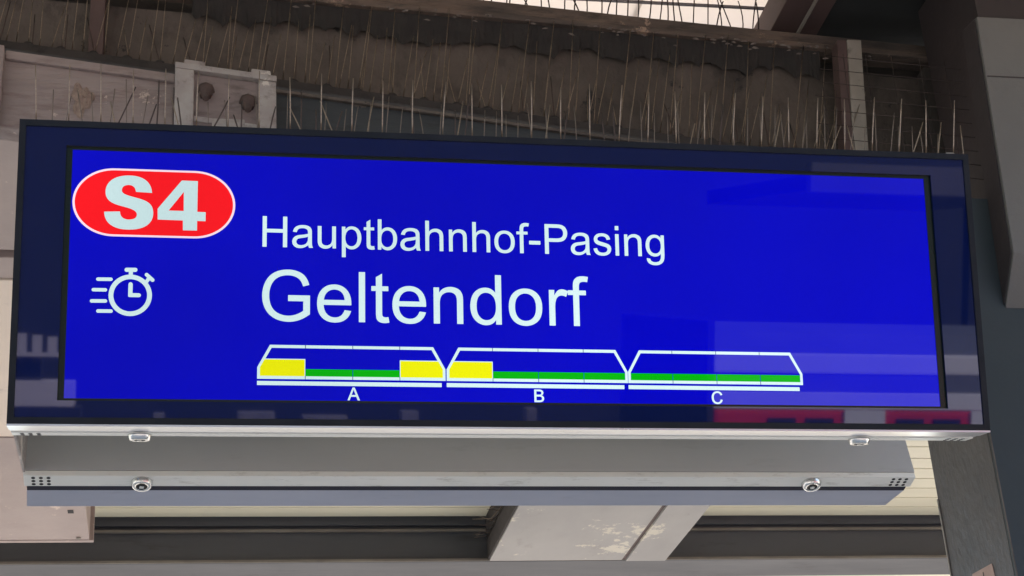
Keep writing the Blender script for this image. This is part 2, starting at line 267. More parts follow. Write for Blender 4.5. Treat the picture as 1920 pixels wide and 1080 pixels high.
G = {
'H': (1479, 'M 164 0 L 164 1466 358 1466 358 864 1120 864 1120 1466 1314 1466 1314 0 1120 0 1120 691 358 691 358 0'),
'l': (455, 'M 131 0 L 131 1466 311 1466 311 0'),
'i': (455, 'M 136 0 L 136 1062 316 1062 316 0 M 136 1259 L 136 1466 316 1466 316 1259'),
'n': (1139, 'M 135 0 L 135 1062 297 1062 297 911 Q 414 1086 635 1086 731 1086 811 1051 892 1017 932 961 972 905 988 828 998 778 998 653 L 998 0 818 0 818 646 Q 818 756 797 810 776 865 722 897 669 930 597 930 482 930 398 857 315 784 315 580 L 315 0'),
'h': (1139, 'M 135 0 L 135 1466 315 1466 315 940 Q 441 1086 633 1086 751 1086 838 1039 925 993 962 911 1000 829 1000 673 L 1000 0 820 0 820 673 Q 820 808 761 869 703 931 596 931 516 931 445 889 375 848 345 777 315 706 315 581 L 315 0'),
'u': (1139, 'M 831 0 L 831 156 Q 707 -24 494 -24 400 -24 318 12 237 48 197 102 158 157 142 236 131 289 131 404 L 131 1062 311 1062 311 473 Q 311 332 322 283 339 212 394 171 449 131 530 131 611 131 682 172 753 214 782 285 812 357 812 493 L 812 1062 992 1062 992 0'),
'o': (1139, 'M 68 531 Q 68 826 232 968 369 1086 566 1086 785 1086 924 942 1063 799 1063 546 1063 341 1001 223 940 106 822 41 705 -24 566 -24 343 -24 205 119 68 262 68 531 M 253 531 Q 253 327 342 225 431 124 566 124 700 124 789 226 878 328 878 537 878 734 788 835 699 937 566 937 431 937 342 836 253 735 253 531'),
'p': (1139, 'M 135 -407 L 135 1062 299 1062 299 924 Q 357 1005 430 1045 503 1086 607 1086 743 1086 847 1016 951 946 1004 818 1057 691 1057 539 1057 376 998 245 940 115 828 45 717 -24 594 -24 504 -24 432 14 361 52 315 110 L 315 -407 M 298 525 Q 298 320 381 222 464 124 582 124 702 124 787 225 873 327 873 540 873 743 789 844 706 945 590 945 475 945 386 837 298 730 298 525'),
'b': (1139, 'M 301 0 L 134 0 134 1466 314 1466 314 943 Q 428 1086 605 1086 703 1086 790 1046 878 1007 934 935 991 864 1023 763 1055 662 1055 547 1055 274 920 125 785 -24 596 -24 408 -24 301 133 M 299 539 Q 299 348 351 263 436 124 581 124 699 124 785 226 871 329 871 532 871 740 788 839 706 938 589 938 471 938 385 835 299 733 299 539'),
'd': (1139, 'M 824 0 L 824 134 Q 723 -24 527 -24 400 -24 293 46 187 116 128 241 70 367 70 530 70 689 123 818 176 948 282 1017 388 1086 519 1086 615 1086 690 1045 765 1005 812 940 L 812 1466 991 1466 991 0 M 255 530 Q 255 326 341 225 427 124 544 124 662 124 744 220 827 317 827 515 827 733 743 835 659 937 536 937 416 937 335 839 255 741 255 530'),
'e': (1139, 'M 862 342 L 1048 319 Q 1004 156 885 66 766 -24 581 -24 348 -24 211 119 75 263 75 522 75 790 213 938 351 1086 571 1086 784 1086 919 941 1054 796 1054 533 1054 517 1053 485 L 261 485 Q 271 310 360 217 449 124 582 124 681 124 751 176 821 228 862 342 M 271 633 L 864 633 Q 852 767 796 834 710 938 573 938 449 938 364 855 280 772 271 633'),
'a': (1139, 'M 828 131 Q 728 46 635 11 543 -24 437 -24 262 -24 168 61 74 147 74 280 74 358 109 422 145 487 202 526 260 565 332 585 385 599 492 612 710 638 813 674 814 711 814 721 814 831 763 876 694 937 558 937 431 937 370 892 310 848 281 735 L 105 759 Q 129 872 184 941 239 1011 343 1048 447 1086 584 1086 720 1086 805 1054 890 1022 930 973 970 925 986 851 995 805 995 685 L 995 445 Q 995 194 1006 127 1018 61 1052 0 L 864 0 Q 836 56 828 131 M 813 533 Q 715 493 519 465 408 449 362 429 316 409 291 370 266 332 266 285 266 213 320 165 375 117 480 117 584 117 665 162 746 208 784 287 813 348 813 467'),
't': (569, 'M 528 161 L 554 2 Q 478 -14 418 -14 320 -14 266 17 212 48 190 98 168 149 168 311 L 168 922 36 922 36 1062 168 1062 168 1325 347 1433 347 1062 528 1062 528 922 347 922 347 301 Q 347 224 356 202 366 180 387 167 409 154 449 154 479 154 528 161'),
'f': (569, 'M 178 0 L 178 922 19 922 19 1062 178 1062 178 1175 Q 178 1282 197 1334 223 1404 288 1447 354 1491 472 1491 548 1491 640 1473 L 613 1316 Q 557 1326 507 1326 425 1326 391 1291 357 1256 357 1160 L 357 1062 564 1062 564 922 357 922 357 0'),
'r': (682, 'M 133 0 L 133 1062 295 1062 295 901 Q 357 1014 409 1050 462 1086 525 1086 616 1086 710 1028 L 648 861 Q 582 900 516 900 457 900 410 864 363 829 343 766 313 670 313 556 L 313 0'),
's': (1024, 'M 63 317 L 241 345 Q 256 238 324 181 393 124 516 124 640 124 700 174 760 225 760 293 760 354 707 389 670 413 523 450 325 500 248 536 172 573 132 637 93 702 93 780 93 851 125 911 158 972 214 1012 256 1043 328 1064 401 1086 484 1086 609 1086 703 1050 798 1014 843 952 888 891 905 788 L 729 764 Q 717 846 659 892 602 938 497 938 373 938 320 897 267 856 267 801 267 766 289 738 311 709 358 690 385 680 517 644 708 593 783 560 859 528 902 466 945 404 945 312 945 222 892 142 840 63 741 19 642 -24 517 -24 310 -24 201 62 93 148 63 317'),
'g': (1139, 'M 102 -88 L 277 -114 Q 288 -195 338 -232 405 -282 521 -282 646 -282 714 -232 782 -182 806 -92 820 -37 819 139 701 0 525 0 306 0 186 158 66 316 66 537 66 689 121 817 176 946 280 1016 385 1086 526 1086 714 1086 836 934 L 836 1062 1002 1062 1002 144 Q 1002 -104 951 -207 901 -311 791 -371 682 -431 522 -431 332 -431 215 -345 98 -260 102 -88 M 251 550 Q 251 341 334 245 417 149 542 149 666 149 750 244 834 340 834 544 834 739 747 838 661 937 539 937 419 937 335 839 251 742 251 550'),
'P': (1366, 'M 158 0 L 158 1466 711 1466 Q 857 1466 934 1452 1042 1434 1115 1383 1188 1333 1232 1242 1277 1151 1277 1042 1277 855 1158 725 1039 596 728 596 L 352 596 352 0 M 352 769 L 731 769 Q 919 769 998 839 1077 909 1077 1036 1077 1128 1030 1193 984 1259 908 1280 859 1293 727 1293 L 352 1293'),
'G': (1593, 'M 844 575 L 844 747 1465 748 1465 204 Q 1322 90 1170 32 1018 -25 858 -25 642 -25 465 67 289 160 199 335 109 510 109 726 109 940 198 1125 288 1311 456 1401 624 1491 843 1491 1002 1491 1130 1439 1259 1388 1332 1296 1405 1204 1443 1056 L 1268 1008 Q 1235 1120 1186 1184 1137 1248 1046 1286 955 1325 844 1325 711 1325 614 1284 517 1244 457 1178 398 1112 365 1033 309 897 309 738 309 542 376 410 444 278 573 214 702 150 847 150 973 150 1093 198 1213 247 1275 302 L 1275 575'),
'-': (682, 'M 65 440 L 65 621 618 621 618 440'),
'A': (1366, 'M -20 0 L 550 1466 790 1466 1390 0 1130 0 970 410 370 410 215 0 M 445 615 L 895 615 675 1210'),
'B': (1366, 'M 135 0 L 135 1466 700 1466 Q 868 1466 970 1421 1080 1377 1140 1284 1200 1192 1200 1085 1200 997 1145 914 1094 831 1000 780 1130 741 1200 647 1275 553 1275 425 1275 322 1225 233 1180 145 1106 97 1042 49 945 24 849 0 709 0 M 380 870 L 661 870 Q 790 870 840 885 900 905 930 950 960 991 960 1068 960 1141 925 1190 890 1240 840 1250 795 1262 637 1262 L 380 1262 M 380 205 L 709 205 Q 803 205 841 212 898 222 940 250 980 275 1000 315 1020 355 1020 425 1020 507 980 560 940 610 880 630 823 650 683 650 L 380 650'),
'C': (1479, 'M 1175 530 L 1410 465 Q 1340 226 1178 100 1020 -25 791 -25 554 -25 400 71 240 168 160 351 85 534 85 744 85 973 175 1143 265 1314 430 1402 600 1491 794 1491 1014 1491 1170 1379 1325 1267 1390 1064 L 1155 1005 Q 1105 1155 1020 1222 937 1290 790 1290 640 1290 535 1220 425 1150 378 1020 335 890 335 745 335 570 385 440 435 310 540 245 645 178 775 178 925 178 1030 262 1135 350 1175 530'),
}

# ---------------------------------------------------------------- the departure display (two tilted units back to back)
W, H, TH, DEP = 1.5, 0.4549, 0.231265, 0.09
UP = Vector((0, -math.sin(TH), math.cos(TH))); NB = Vector((0, math.cos(TH), math.sin(TH)))       # up and back of the front unit
disp = thing('departure_display', 'blue platform departure display reading S4 Hauptbahnhof-Pasing Geltendorf under the canopy', 'display', (0, 0.18, 0.0))
INV = Matrix.Translation((0, -0.18, 0))
def F(a, b, h): return Vector((a, 0, 0)) + NB * b + UP * h + Vector((0, -0.18, 0))
UPR = Vector((0, math.sin(TH), math.cos(TH))); NR = Vector((0, math.cos(TH), -math.sin(TH)))       # rear unit: up, and towards its own screen
def Rr(a, c, h): return Vector((a, 0.30, 0.035)) + NR * c + UPR * h + Vector((0, -0.18, 0))
def ubox(name, a, b, h, mat, parent, fr=F, bevel=0.0):
    P = [fr(x, y, h[0]) for x, y in ((a[0], b[0]), (a[1], b[0]), (a[1], b[1]), (a[0], b[1]))] + [fr(x, y, h[1]) for x, y in ((a[0], b[0]), (a[1], b[0]), (a[1], b[1]), (a[0], b[1]))]
    return hexa(name, P, mat, parent, bevel)
def ring(name, o, i, b0, b1, mat, parent):
    """rectangular ring: outer (a0,a1,h0,h1), inner the same, from depth b0 to b1"""
    bm = bmesh.new(); V = {}
    for tagv, r in (('o', o), ('i', i)):
        for k, b in enumerate((b0, b1)):
            V[tagv, k] = [bm.verts.new(F(x, b, y)) for x, y in ((r[0], r[2]), (r[1], r[2]), (r[1], r[3]), (r[0], r[3]))]
    for k in range(4):
        j = (k + 1) % 4
        bm.faces.new((V['o', 0][k], V['o', 0][j], V['i', 0][j], V['i', 0][k])); bm.faces.new((V['o', 1][k], V['i', 1][k], V['i', 1][j], V['o', 1][j]))
        bm.faces.new((V['o', 0][k], V['o', 1][k], V['o', 1][j], V['o', 0][j])); bm.faces.new((V['i', 0][k], V['i', 0][j], V['i', 1][j], V['i', 1][k]))
    return link(name, bm_mesh(name, bm), mat, parent)
FB = 0.0095
ring('frame', (-W / 2, W / 2, 0, H), (-W / 2 + FB, W / 2 - FB, FB, H - FB), 0.0, 0.040, 'frame_black', disp)
ring('glass_bezel', (-W / 2 + FB, W / 2 - FB, FB, H - FB), (-0.6815, 0.683, 0.0345, 0.4175), 0.0025, 0.0065, 'bezel_glass', disp)
ring('screen_gap', (-0.695, 0.696, 0.0265, 0.4225), (-0.6725, 0.6725, 0.0385, 0.4125), 0.0072, 0.0200, 'bezel_gap', disp)
screen = ubox('screen', (-0.6728, 0.6728), (0.0085, 0.018), (0.0382, 0.4128), 'screen_blue', disp)
ubox('housing', (-W / 2 + 0.004, W / 2 - 0.004), (0.041, 0.0885), (0.003, H - 0.004), 'housing_grey', disp)
# printed light on the screen: x along the screen, y up, layer k lifts it off
def printed(name, polys, mat, k=1, label=None, parent=None):
    me = fill_mesh(name, polys)
    off = 0.0085 - 0.00012 * k
    me.transform(Matrix(((1, 0, 0, 0), (0, UP.y, -NB.y, NB.y * off - 0.18), (0, UP.z, -NB.z, NB.z * off), (0, 0, 0, 1))))
    o = link(name, me, mat, parent or screen)
    if label: o['label'] = label
    return o
def text_line(name, s, x0, y0, sx, sy, mat, label):
    x = x0; polys = []
    for ch in s:
        adv, path = G[ch]
        polys += [[(x + px * sx, y0 + py * sy) for px, py in p] for p in flatten(path)]
        x += adv * sx
    return printed(name, polys, mat, 1, label)
text_line('via_text', 'Hauptbahnhof-Pasing', -0.3914 - 164 * 3.2e-5, 0.2712, 3.194e-5, 3.24e-5, 'screen_white', 'smaller white line reading Hauptbahnhof-Pasing')
# the r and the f of the last word touch: one line each so that their outlines do not cancel
text_line('destination_text', 'Geltendor', -0.391 - 109 * 5.236e-5, 0.1582, 5.236e-5, 5.27e-5, 'screen_white', 'large white line reading Geltendorf')
xf = -0.391 - 109 * 5.236e-5 + sum(G[c][0] for c in 'Geltendor') * 5.236e-5
o = printed('destination_text', [[(xf + px * 5.236e-5, 0.1582 + py * 5.27e-5) for px, py in p] for p in flatten(G['f'][1])], 'screen_white', 2, 'last letter f of Geltendorf')
for ch, cx, w in (('A', -0.2545, 685), ('B', 0.0264, 700), ('C', 0.3066, 745)):
    printed('car_letter', [[(cx + (px - w) * 1.32e-5, 0.0395 + py * 1.32e-5) for px, py in p] for p in flatten(G[ch][1])], 'screen_white', 1, 'white letter %s under a train outline' % ch)
def pill(x0, x1, y0, y1, ew):
    cy, ry = (y0 + y1) / 2, (y1 - y0) / 2; P = []
    for k in range(33):
        t = -math.pi / 2 + math.pi * k / 32; P.append((x1 - ew + ew * math.cos(t), cy + ry * math.sin(t)))
    for k in range(33):
        t = math.pi / 2 + math.pi * k / 32; P.append((x0 + ew + ew * math.cos(t), cy + ry * math.sin(t)))
    return P
printed('route_badge_border', [pill(-0.6705, -0.4325, 0.2812, 0.3858, 0.060)], 'screen_pink', 1)
printed('route_badge', [pill(-0.6672, -0.4358, 0.2842, 0.3828, 0.0575)], 'screen_red', 2, 'red oval badge with the line number S4')
SP = 'M -0.5555 0.3495 C -0.5567 0.3672 -0.5696 0.3758 -0.5902 0.3754 -0.612 0.3746 -0.6235 0.3638 -0.6232 0.3492 -0.6228 0.3355 -0.613 0.3311 -0.5984 0.3276 -0.5861 0.3246 -0.577 0.3221 -0.5768 0.3155 -0.5766 0.3099 -0.5817 0.3076 -0.5879 0.3074 -0.5963 0.3072 -0.6011 0.3115 -0.6013 0.3195 L -0.6243 0.3185 C -0.6236 0.3015 -0.6107 0.2913 -0.587 0.292 -0.5642 0.2926 -0.5526 0.303 -0.553 0.3183 -0.5533 0.3318 -0.5608 0.3368 -0.5765 0.3408 -0.59 0.3443 -0.5994 0.3459 -0.5996 0.3521 -0.5997 0.3575 -0.5956 0.3605 -0.5902 0.3607 -0.5835 0.3609 -0.5796 0.357 -0.579 0.3504'
printed('badge_letter', flatten(SP), 'screen_grey', 3, 'bold letter S')
printed('badge_letter', flatten('M -0.5122 0.3702 L -0.4885 0.37 -0.4885 0.3222 -0.4761 0.3221 -0.4761 0.3081 -0.4885 0.3082 -0.4884 0.2933 -0.509 0.2932 -0.5094 0.3083 -0.5463 0.3087 -0.5467 0.3254 M -0.5089 0.3526 L -0.5085 0.323 -0.5307 0.323'), 'screen_grey', 3, 'bold figure 4')
def circle(cx, cy, r, n=64): return [(cx + r * math.cos(2 * math.pi * k / n), cy + r * math.sin(2 * math.pi * k / n)) for k in range(n)]
def capsule(a, b, w):
    a, b = Vector(a), Vector(b); t = math.atan2(b.y - a.y, b.x - a.x); P = []
    for k in range(13): s = t - math.pi / 2 + math.pi * k / 12; P.append((b.x + w * math.cos(s), b.y + w * math.sin(s)))
    for k in range(13): s = t + math.pi / 2 + math.pi * k / 12; P.append((a.x + w * math.cos(s), a.y + w * math.sin(s)))
    return P
ICX, ICY = -0.5830, 0.1925
printed('stopwatch_icon', [circle(ICX, ICY, 0.0312), circle(ICX, ICY, 0.0243)] + [capsule(a, b, 0.0026) for a, b in (((-0.63, 0.2158), (-0.6115, 0.2160)), ((-0.6360, 0.1998), (-0.6190, 0.1999)), ((-0.6380, 0.1829), (-0.6185, 0.1832)), ((-0.6285, 0.1680), (-0.6100, 0.1682)))], 'screen_white', 1, 'white stopwatch with four speed lines')
printed('stopwatch_hands', [[(-0.5861, 0.2095), (-0.5851, 0.2115), (-0.5830, 0.2122), (-0.5809, 0.2115), (-0.5799, 0.2095), (-0.5799, 0.1958), (-0.5705, 0.1958), (-0.5684, 0.1948), (-0.5676, 0.1928), (-0.5684, 0.1908), (-0.5705, 0.1898), (-0.5845, 0.1898), (-0.5857, 0.1903), (-0.5861, 0.1914)]], 'screen_white', 1)
printed('stopwatch_button', [capsule((-0.5892, 0.2308), (-0.5768, 0.2310), 0.0031)], 'screen_white', 2)
printed('stopwatch_button', [[(-0.5861, 0.2305), (-0.5801, 0.2305), (-0.5801, 0.2215), (-0.5861, 0.2215)]], 'screen_white', 3)
printed('stopwatch_button', [capsule((-0.5602, 0.2240), (-0.5515, 0.2162), 0.0028)], 'screen_white', 2)
printed('stopwatch_button', [[(-0.5630, 0.2140), (-0.5590, 0.2105), (-0.5538, 0.2178), (-0.5580, 0.2216)]], 'screen_white', 3)
def train_print(x0, fills):
    w, t, lb, kn, tp = 0.2805, 0.0045, 0.0704, 0.0878, 0.1216
    sl = 0.0183
    outer = [(x0, lb), (x0 + w, lb), (x0 + w, kn), (x0 + w - sl, tp), (x0 + sl, tp), (x0, kn)]
    inner = [(x0 + 0.004, lb + t), (x0 + w - 0.004, lb + t), (x0 + w - 0.004, kn - 0.001), (x0 + w - sl - 0.0025, tp - t), (x0 + sl + 0.0025, tp - t), (x0 + 0.004, kn - 0.001)]
    printed('train_outline', [outer, inner], 'screen_white', 2)
    c = [x0 + 0.004, x0 + 0.0706, x0 + 0.1410, x0 + 0.2115, x0 + w - 0.004]
    for k, f in enumerate(fills):
        a, b = c[k], c[k + 1]
        if f == 'y':
            top = 0.1008
            cut = sl * (top - kn) / (tp - kn)
            P = [(a, lb + t), (b, lb + t), (b, top), (a, top)]
            Pi = [(a, lb + t), (b - 0.0011, lb + t), (b - 0.0011, top - 0.0012), (a, top - 0.0012)]
            if k == 0:
                P = [(a, lb + t), (b, lb + t), (b, top), (a + cut, top), (a, kn)]; Pi = [(a, lb + t), (b - 0.0011, lb + t), (b - 0.0011, top - 0.0012), (a + cut - 0.0004, top - 0.0012), (a, kn)]
            if k == 3:
                P = [(a, lb + t), (b, lb + t), (b, kn), (b - cut, top), (a, top)]; Pi = [(a + 0.0011, lb + t), (b, lb + t), (b, kn), (b - cut + 0.0004, top - 0.0012), (a + 0.0011, top - 0.0012)]
            printed('load_edge', [P], 'screen_white', 3); printed('load_bar', [Pi], 'screen_yellow', 4, 'yellow load bar of a half full carriage')
        else:
            printed('load_bar', [[(a + 0.0004, lb + t), (b - 0.0004, lb + t), (b - 0.0004, 0.0857), (a + 0.0004, 0.0857)]], 'screen_green', 3, 'green load bar of an empty carriage')
    for k in (1, 2, 3):
        for y0, y1 in ((lb, lb + t), (tp - t - 0.0003, tp)):
            printed('carriage_divider', [[(c[k] - 0.0005, y0), (c[k] + 0.0005, y0), (c[k] + 0.0005, y1), (c[k] - 0.0005, y1)]], 'screen_dark', 5)
    printed('platform_line', [[(x0, 0.0611), (x0 + 0.2745, 0.0609), (x0 + 0.2745, 0.0669), (x0, 0.0672)]], 'screen_white', 1)
train_print(-0.3970, 'yggy'); train_print(-0.1148, 'yggg'); train_print(0.1664, 'gggg')

# underside of each unit: cover towards its screen, dark gap, light profile with two locks and vent holes
LOCK = lathe_mesh('lock', [(0.0175, 0.0), (0.0175, -0.002), (0.0150, -0.0080), (0.0144, -0.0088), (0.0092, -0.0088), (0.0090, -0.0078)])
LOCK.materials.append(MATS['chrome'])
KEYR = lathe_mesh('key_ring', [(0.0091, -0.0076), (0.0091, -0.0086), (0.0080, -0.0086)]); KEYR.materials.append(MATS['hole_black'])
KEY = bm_mesh('key_pin', (lambda b: (bmesh.ops.create_cube(b, size=1), b)[1])(bmesh.new())); KEY.transform(Matrix.Translation((0, 0, -0.0092)) @ Matrix.Diagonal((0.0070, 0.0070, 0.0016, 1))); KEY.materials.append(MATS['chrome'])
HOLE = []
def underside(fr, depth_sign, back_c, lock_c, cover, strip, label):
    """fr(a,c,h): c runs along the unit's depth; strip=(c0,c1) profile range, cover=(c0,c1)"""
    prof = ubox('bottom_profile', (-W / 2 + 0.001, W / 2 - 0.001), strip, (-0.004, 0.006), 'profile_light', disp, fr, 0.0012)
    prof['label'] = label
    ax = fr(0, 0, 1) - fr(0, 0, 0); xx = Vector((1, 0, 0)); yy = ax.cross(xx)
    R3 = Matrix((xx, yy, ax)).transposed().to_4x4()
    for a in (-0.5655, 0.5600 if depth_sign > 0 else 0.5640):
        p = fr(a, lock_c, -0.004)
        M4 = Matrix.Translation(p) @ R3 @ Matrix.Rotation(random.uniform(-0.5, 0.5), 4, 'Z')
        l = link('lock', LOCK, None, prof); l.matrix_local = M4
        k1 = link('key_ring', KEYR, None, prof); k1.matrix_local = M4
        k2 = link('key_pin', KEY, None, prof); k2.matrix_local = M4
    for sgn in (-1, 1):
        bm = bmesh.new()
        for i in range(3):
            for j in range(3):
                cx = sgn * (W / 2 - 0.016 - i * 0.0118); cc = strip[0] + 0.006 + j * (strip[1] - strip[0] - 0.012) / 2
                P = [fr(cx + 0.0032 * math.cos(2 * math.pi * k / 14), cc + 0.0032 * math.sin(2 * math.pi * k / 14), -0.00425) for k in range(14)]
                Q = [fr(cx + 0.0032 * math.cos(2 * math.pi * k / 14), cc + 0.0032 * math.sin(2 * math.pi * k / 14), -0.0032) for k in range(14)]
                a = [bm.verts.new(p) for p in P]; b = [bm.verts.new(q) for q in Q]
                bm.faces.new(a); bm.faces.new(b[::-1])
                for k in range(14): bm.faces.new((a[k], b[k], b[(k + 1) % 14], a[(k + 1) % 14]))
        h = link('vent_holes', bm_mesh('vent_holes', bm), 'hole_black', prof); h['kind'] = 'stuff'
    return prof
# front unit: c = depth behind its glass
underside(F, 1, DEP, 0.075, (0.0, 0.05), (0.0610, 0.0900), 'pale lower edge profile of the near unit with two locks')
ubox('bottom_cover', (-W / 2 + 0.001, W / 2 - 0.001), (0.0415, 0.0600), (-0.0022, 0.0025), 'alu_cover', disp, F)
ubox('front_edge_cover', (-W / 2, W / 2), (0.0004, 0.0410), (-0.0030, -0.0002), 'alu_cover', disp, F)
# rear unit: c = distance from its back face towards its screen
ubox('rear_housing', (-W / 2, W / 2), (0.0, 0.0300), (0.007, H), 'housing_grey', disp, Rr, 0.0015)
ubox('rear_body', (-W / 2 + 0.006, W / 2 - 0.030), (0.0305, 0.0880), (0.004, H - 0.002), 'frame_black', disp, Rr)
underside(Rr, -1, 0, 0.0185, (0.037, 0.09), (0.0002, 0.0300), 'pale lower edge profile of the far unit with two locks')
ubox('rear_gap', (-W / 2 + 0.005, W / 2 - 0.009), (0.0301, 0.0414), (-0.0042, 0.003), 'gap_blue', disp, Rr)
hexa('rear_bottom_cover', [Rr(*p) for p in ((-0.7455, 0.0418, -0.0035), (0.7415, 0.0418, -0.0035), (0.7230, 0.0900, -0.0035), (-0.7480, 0.0900, -0.0035), (-0.7455, 0.0418, 0.0), (0.7415, 0.0418, 0.0), (0.7230, 0.0900, 0.0), (-0.7480, 0.0900, 0.0))], 'cover_blue_grey', disp)
# plate closing the V between the two units at the left end
hexa('end_plate', [Vector(p) + Vector((0, -0.18, 0)) for p in ((-0.7500, 0.100, 0.026), (-0.7465, 0.100, 0.026), (-0.7465, 0.2985, 0.037), (-0.7500, 0.2985, 0.037), (-0.7500, 0.06, 0.30), (-0.7465, 0.06, 0.30), (-0.7465, 0.36, 0.30), (-0.7500, 0.36, 0.30))], 'bracket_grey', disp)
for x in (-0.43, 0.43):
    hexa('hanger', [Vector(p) + Vector((x, -0.18, 0)) for p in ((-0.03, 0.14, 0.12), (0.03, 0.14, 0.12), (0.03, 0.26, 0.12), (-0.03, 0.26, 0.12), (-0.03, 0.44, 0.79 if x < 0 else 0.70), (0.03, 0.44, 0.79 if x < 0 else 0.70), (0.03, 0.545, 0.79 if x < 0 else 0.70), (-0.03, 0.545, 0.79 if x < 0 else 0.70))], 'bracket_grey', disp)
    for z in (0.14, 0.34):
        box('cross_bar', (x - 0.02, x + 0.02), (0.04 - z * 0.22 - 0.18 + 0.03, 0.31 + z * 0.22 - 0.18), (z, z + 0.03), 'bracket_grey', disp)

# ---------------------------------------------------------------- canopy structure
bm = bmesh.new()
for (x0, x1), (y0, y1) in (((-9, 9), (-1.5, 0.72)), ((-9, 9), (1.52, 6.2)), ((-9, -1.2), (0.72, 1.52)), ((2.2, 9), (0.72, 1.52))):
    v = [bm.verts.new((x, y, z)) for z in (1.345, 1.47) for x, y in ((x0, y0), (x1, y0), (x1, y1), (x0, y1))]
    for f in ((0, 1, 2, 3), (7, 6, 5, 4), (0, 4, 5, 1), (1, 5, 6, 2), (2, 6, 7, 3), (3, 7, 4, 0)): bm.faces.new([v[i] for i in f])
roof = link('canopy_roof', bm_mesh('canopy_roof', bm), 'ceiling_cream'); tag(roof, kind='structure')
sk = thing('added_roof_sheet', 'milky roof sheet added to brighten the gap above the rusty rail', 'roof sheet', (0.5, 1.1, 1.35))  # translucent sheet added in place of lit ceiling to brighten the gap
for k in range(6):
    o = box('sheet', (-1.19 + 0.5635 * k, -1.19 + 0.5635 * k + 0.5705), (0.722, 1.518), (1.352 + 0.007 * (k % 2), 1.358 + 0.007 * (k % 2)), 'milky_sheet'); o.parent = sk; o.matrix_parent_inverse = Matrix.Translation((-0.5, -1.1, -1.35))
for k in range(7):
    o = box('joint_bar', (-1.19, 2.19), (0.775 + 0.115 * k, 0.781 + 0.115 * k), (1.346, 1.3515), 'fascia_grey'); o.parent = sk; o.matrix_parent_inverse = Matrix.Translation((-0.5, -1.1, -1.35))
ceil = box('ceiling', (-4, 5), (1.525, 4.236), (1.3235, 1.344), 'ceiling_cream'); tag(ceil, kind='structure')
bw = 0.112; y = 1.53; k = 0
BOARD = {}
while y < 4.22:
    y1 = min(y + bw, 4.232); gap = 0.004
    if y < 3.55 < y1: y1 = 3.555; gap = 0.020
    wd = round(y1 - gap - y, 4)
    if wd not in BOARD:
        bm = bmesh.new()
        pr_ = [(0, 0.0), (0.004, -0.010), (wd - 0.010, -0.012), (wd, -0.004), (wd, 0.010), (0, 0.010)]
        A = [bm.verts.new((-3.4, p, q)) for p, q in pr_]; B = [bm.verts.new((4.4, p, q)) for p, q in pr_]
        bm.faces.new(A); bm.faces.new(B[::-1])
        for i in range(6): bm.faces.new((A[i], B[i], B[(i + 1) % 6], A[(i + 1) % 6]))
        BOARD[wd] = bm_mesh('board', bm); BOARD[wd].materials.append(MATS['ceiling_cream'])
    o = link('board', BOARD[wd], None, ceil); o.location = (0, y, 1.312)
    y = y1

# far beam across the bottom of the picture
fb = thing('far_roof_beam', 'long dark grey steel beam with pale lower lip along the bottom edge', 'beam', (0, 4.3, 1.1))
def lbox(t, name, x, y, z, mat, bevel=0.0, zx=None):
    o = box(name, x, y, z, mat, None, bevel, zx); o.parent = t; o.matrix_parent_inverse = Matrix.Translation(-Vector(t.location)); return o
lbox(fb, 'web', (-4, 5), (4.262, 4.275), (1.135, 1.322), 'far_beam_grey')
lbox(fb, 'upper_flange', (-4, 5), (4.238, 4.30), (1.272, 1.318), 'far_beam_grey')
lbox(fb, 'rib', (-4, 5), (4.246, 4.2615), (1.2480, 1.2600), 'far_beam_edge', 0.003)
lbox(fb, 'lower_flange', (-4, 5), (4.240, 4.47), (1.1205, 1.1345), 'far_beam_grey', 0.002)
lbox(fb, 'lip', (-4, 5), (4.232, 4.2395), (1.1215, 1.1320), 'far_beam_edge', 0.002)

# the wide cross beam running away from us: near part coloured dark for shade, far part pale for daylight
cb = thing('cross_beam', 'wide cross beam running away above the display, pale and peeling at its far end', 'beam', (1.06, 2.4, 1.12))
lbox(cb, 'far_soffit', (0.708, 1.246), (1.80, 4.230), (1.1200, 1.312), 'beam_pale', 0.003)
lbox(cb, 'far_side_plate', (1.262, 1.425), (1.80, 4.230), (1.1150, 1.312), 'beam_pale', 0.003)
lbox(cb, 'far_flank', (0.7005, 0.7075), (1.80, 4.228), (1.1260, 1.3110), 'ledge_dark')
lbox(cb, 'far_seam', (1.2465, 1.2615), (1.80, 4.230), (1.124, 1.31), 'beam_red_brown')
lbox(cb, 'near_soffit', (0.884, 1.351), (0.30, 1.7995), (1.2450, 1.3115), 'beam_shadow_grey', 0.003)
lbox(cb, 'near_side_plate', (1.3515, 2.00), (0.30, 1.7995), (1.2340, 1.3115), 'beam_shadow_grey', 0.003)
lbox(cb, 'near_flange', (0.772, 0.8835), (0.30, 1.7995), (1.2370, 1.3115), 'beam_red_brown', 0.003)
lbox(cb, 'trim_rod', (0.832, 0.8385), (0.30, 0.90), (1.2310, 1.2365), 'post_pale', 0.001)

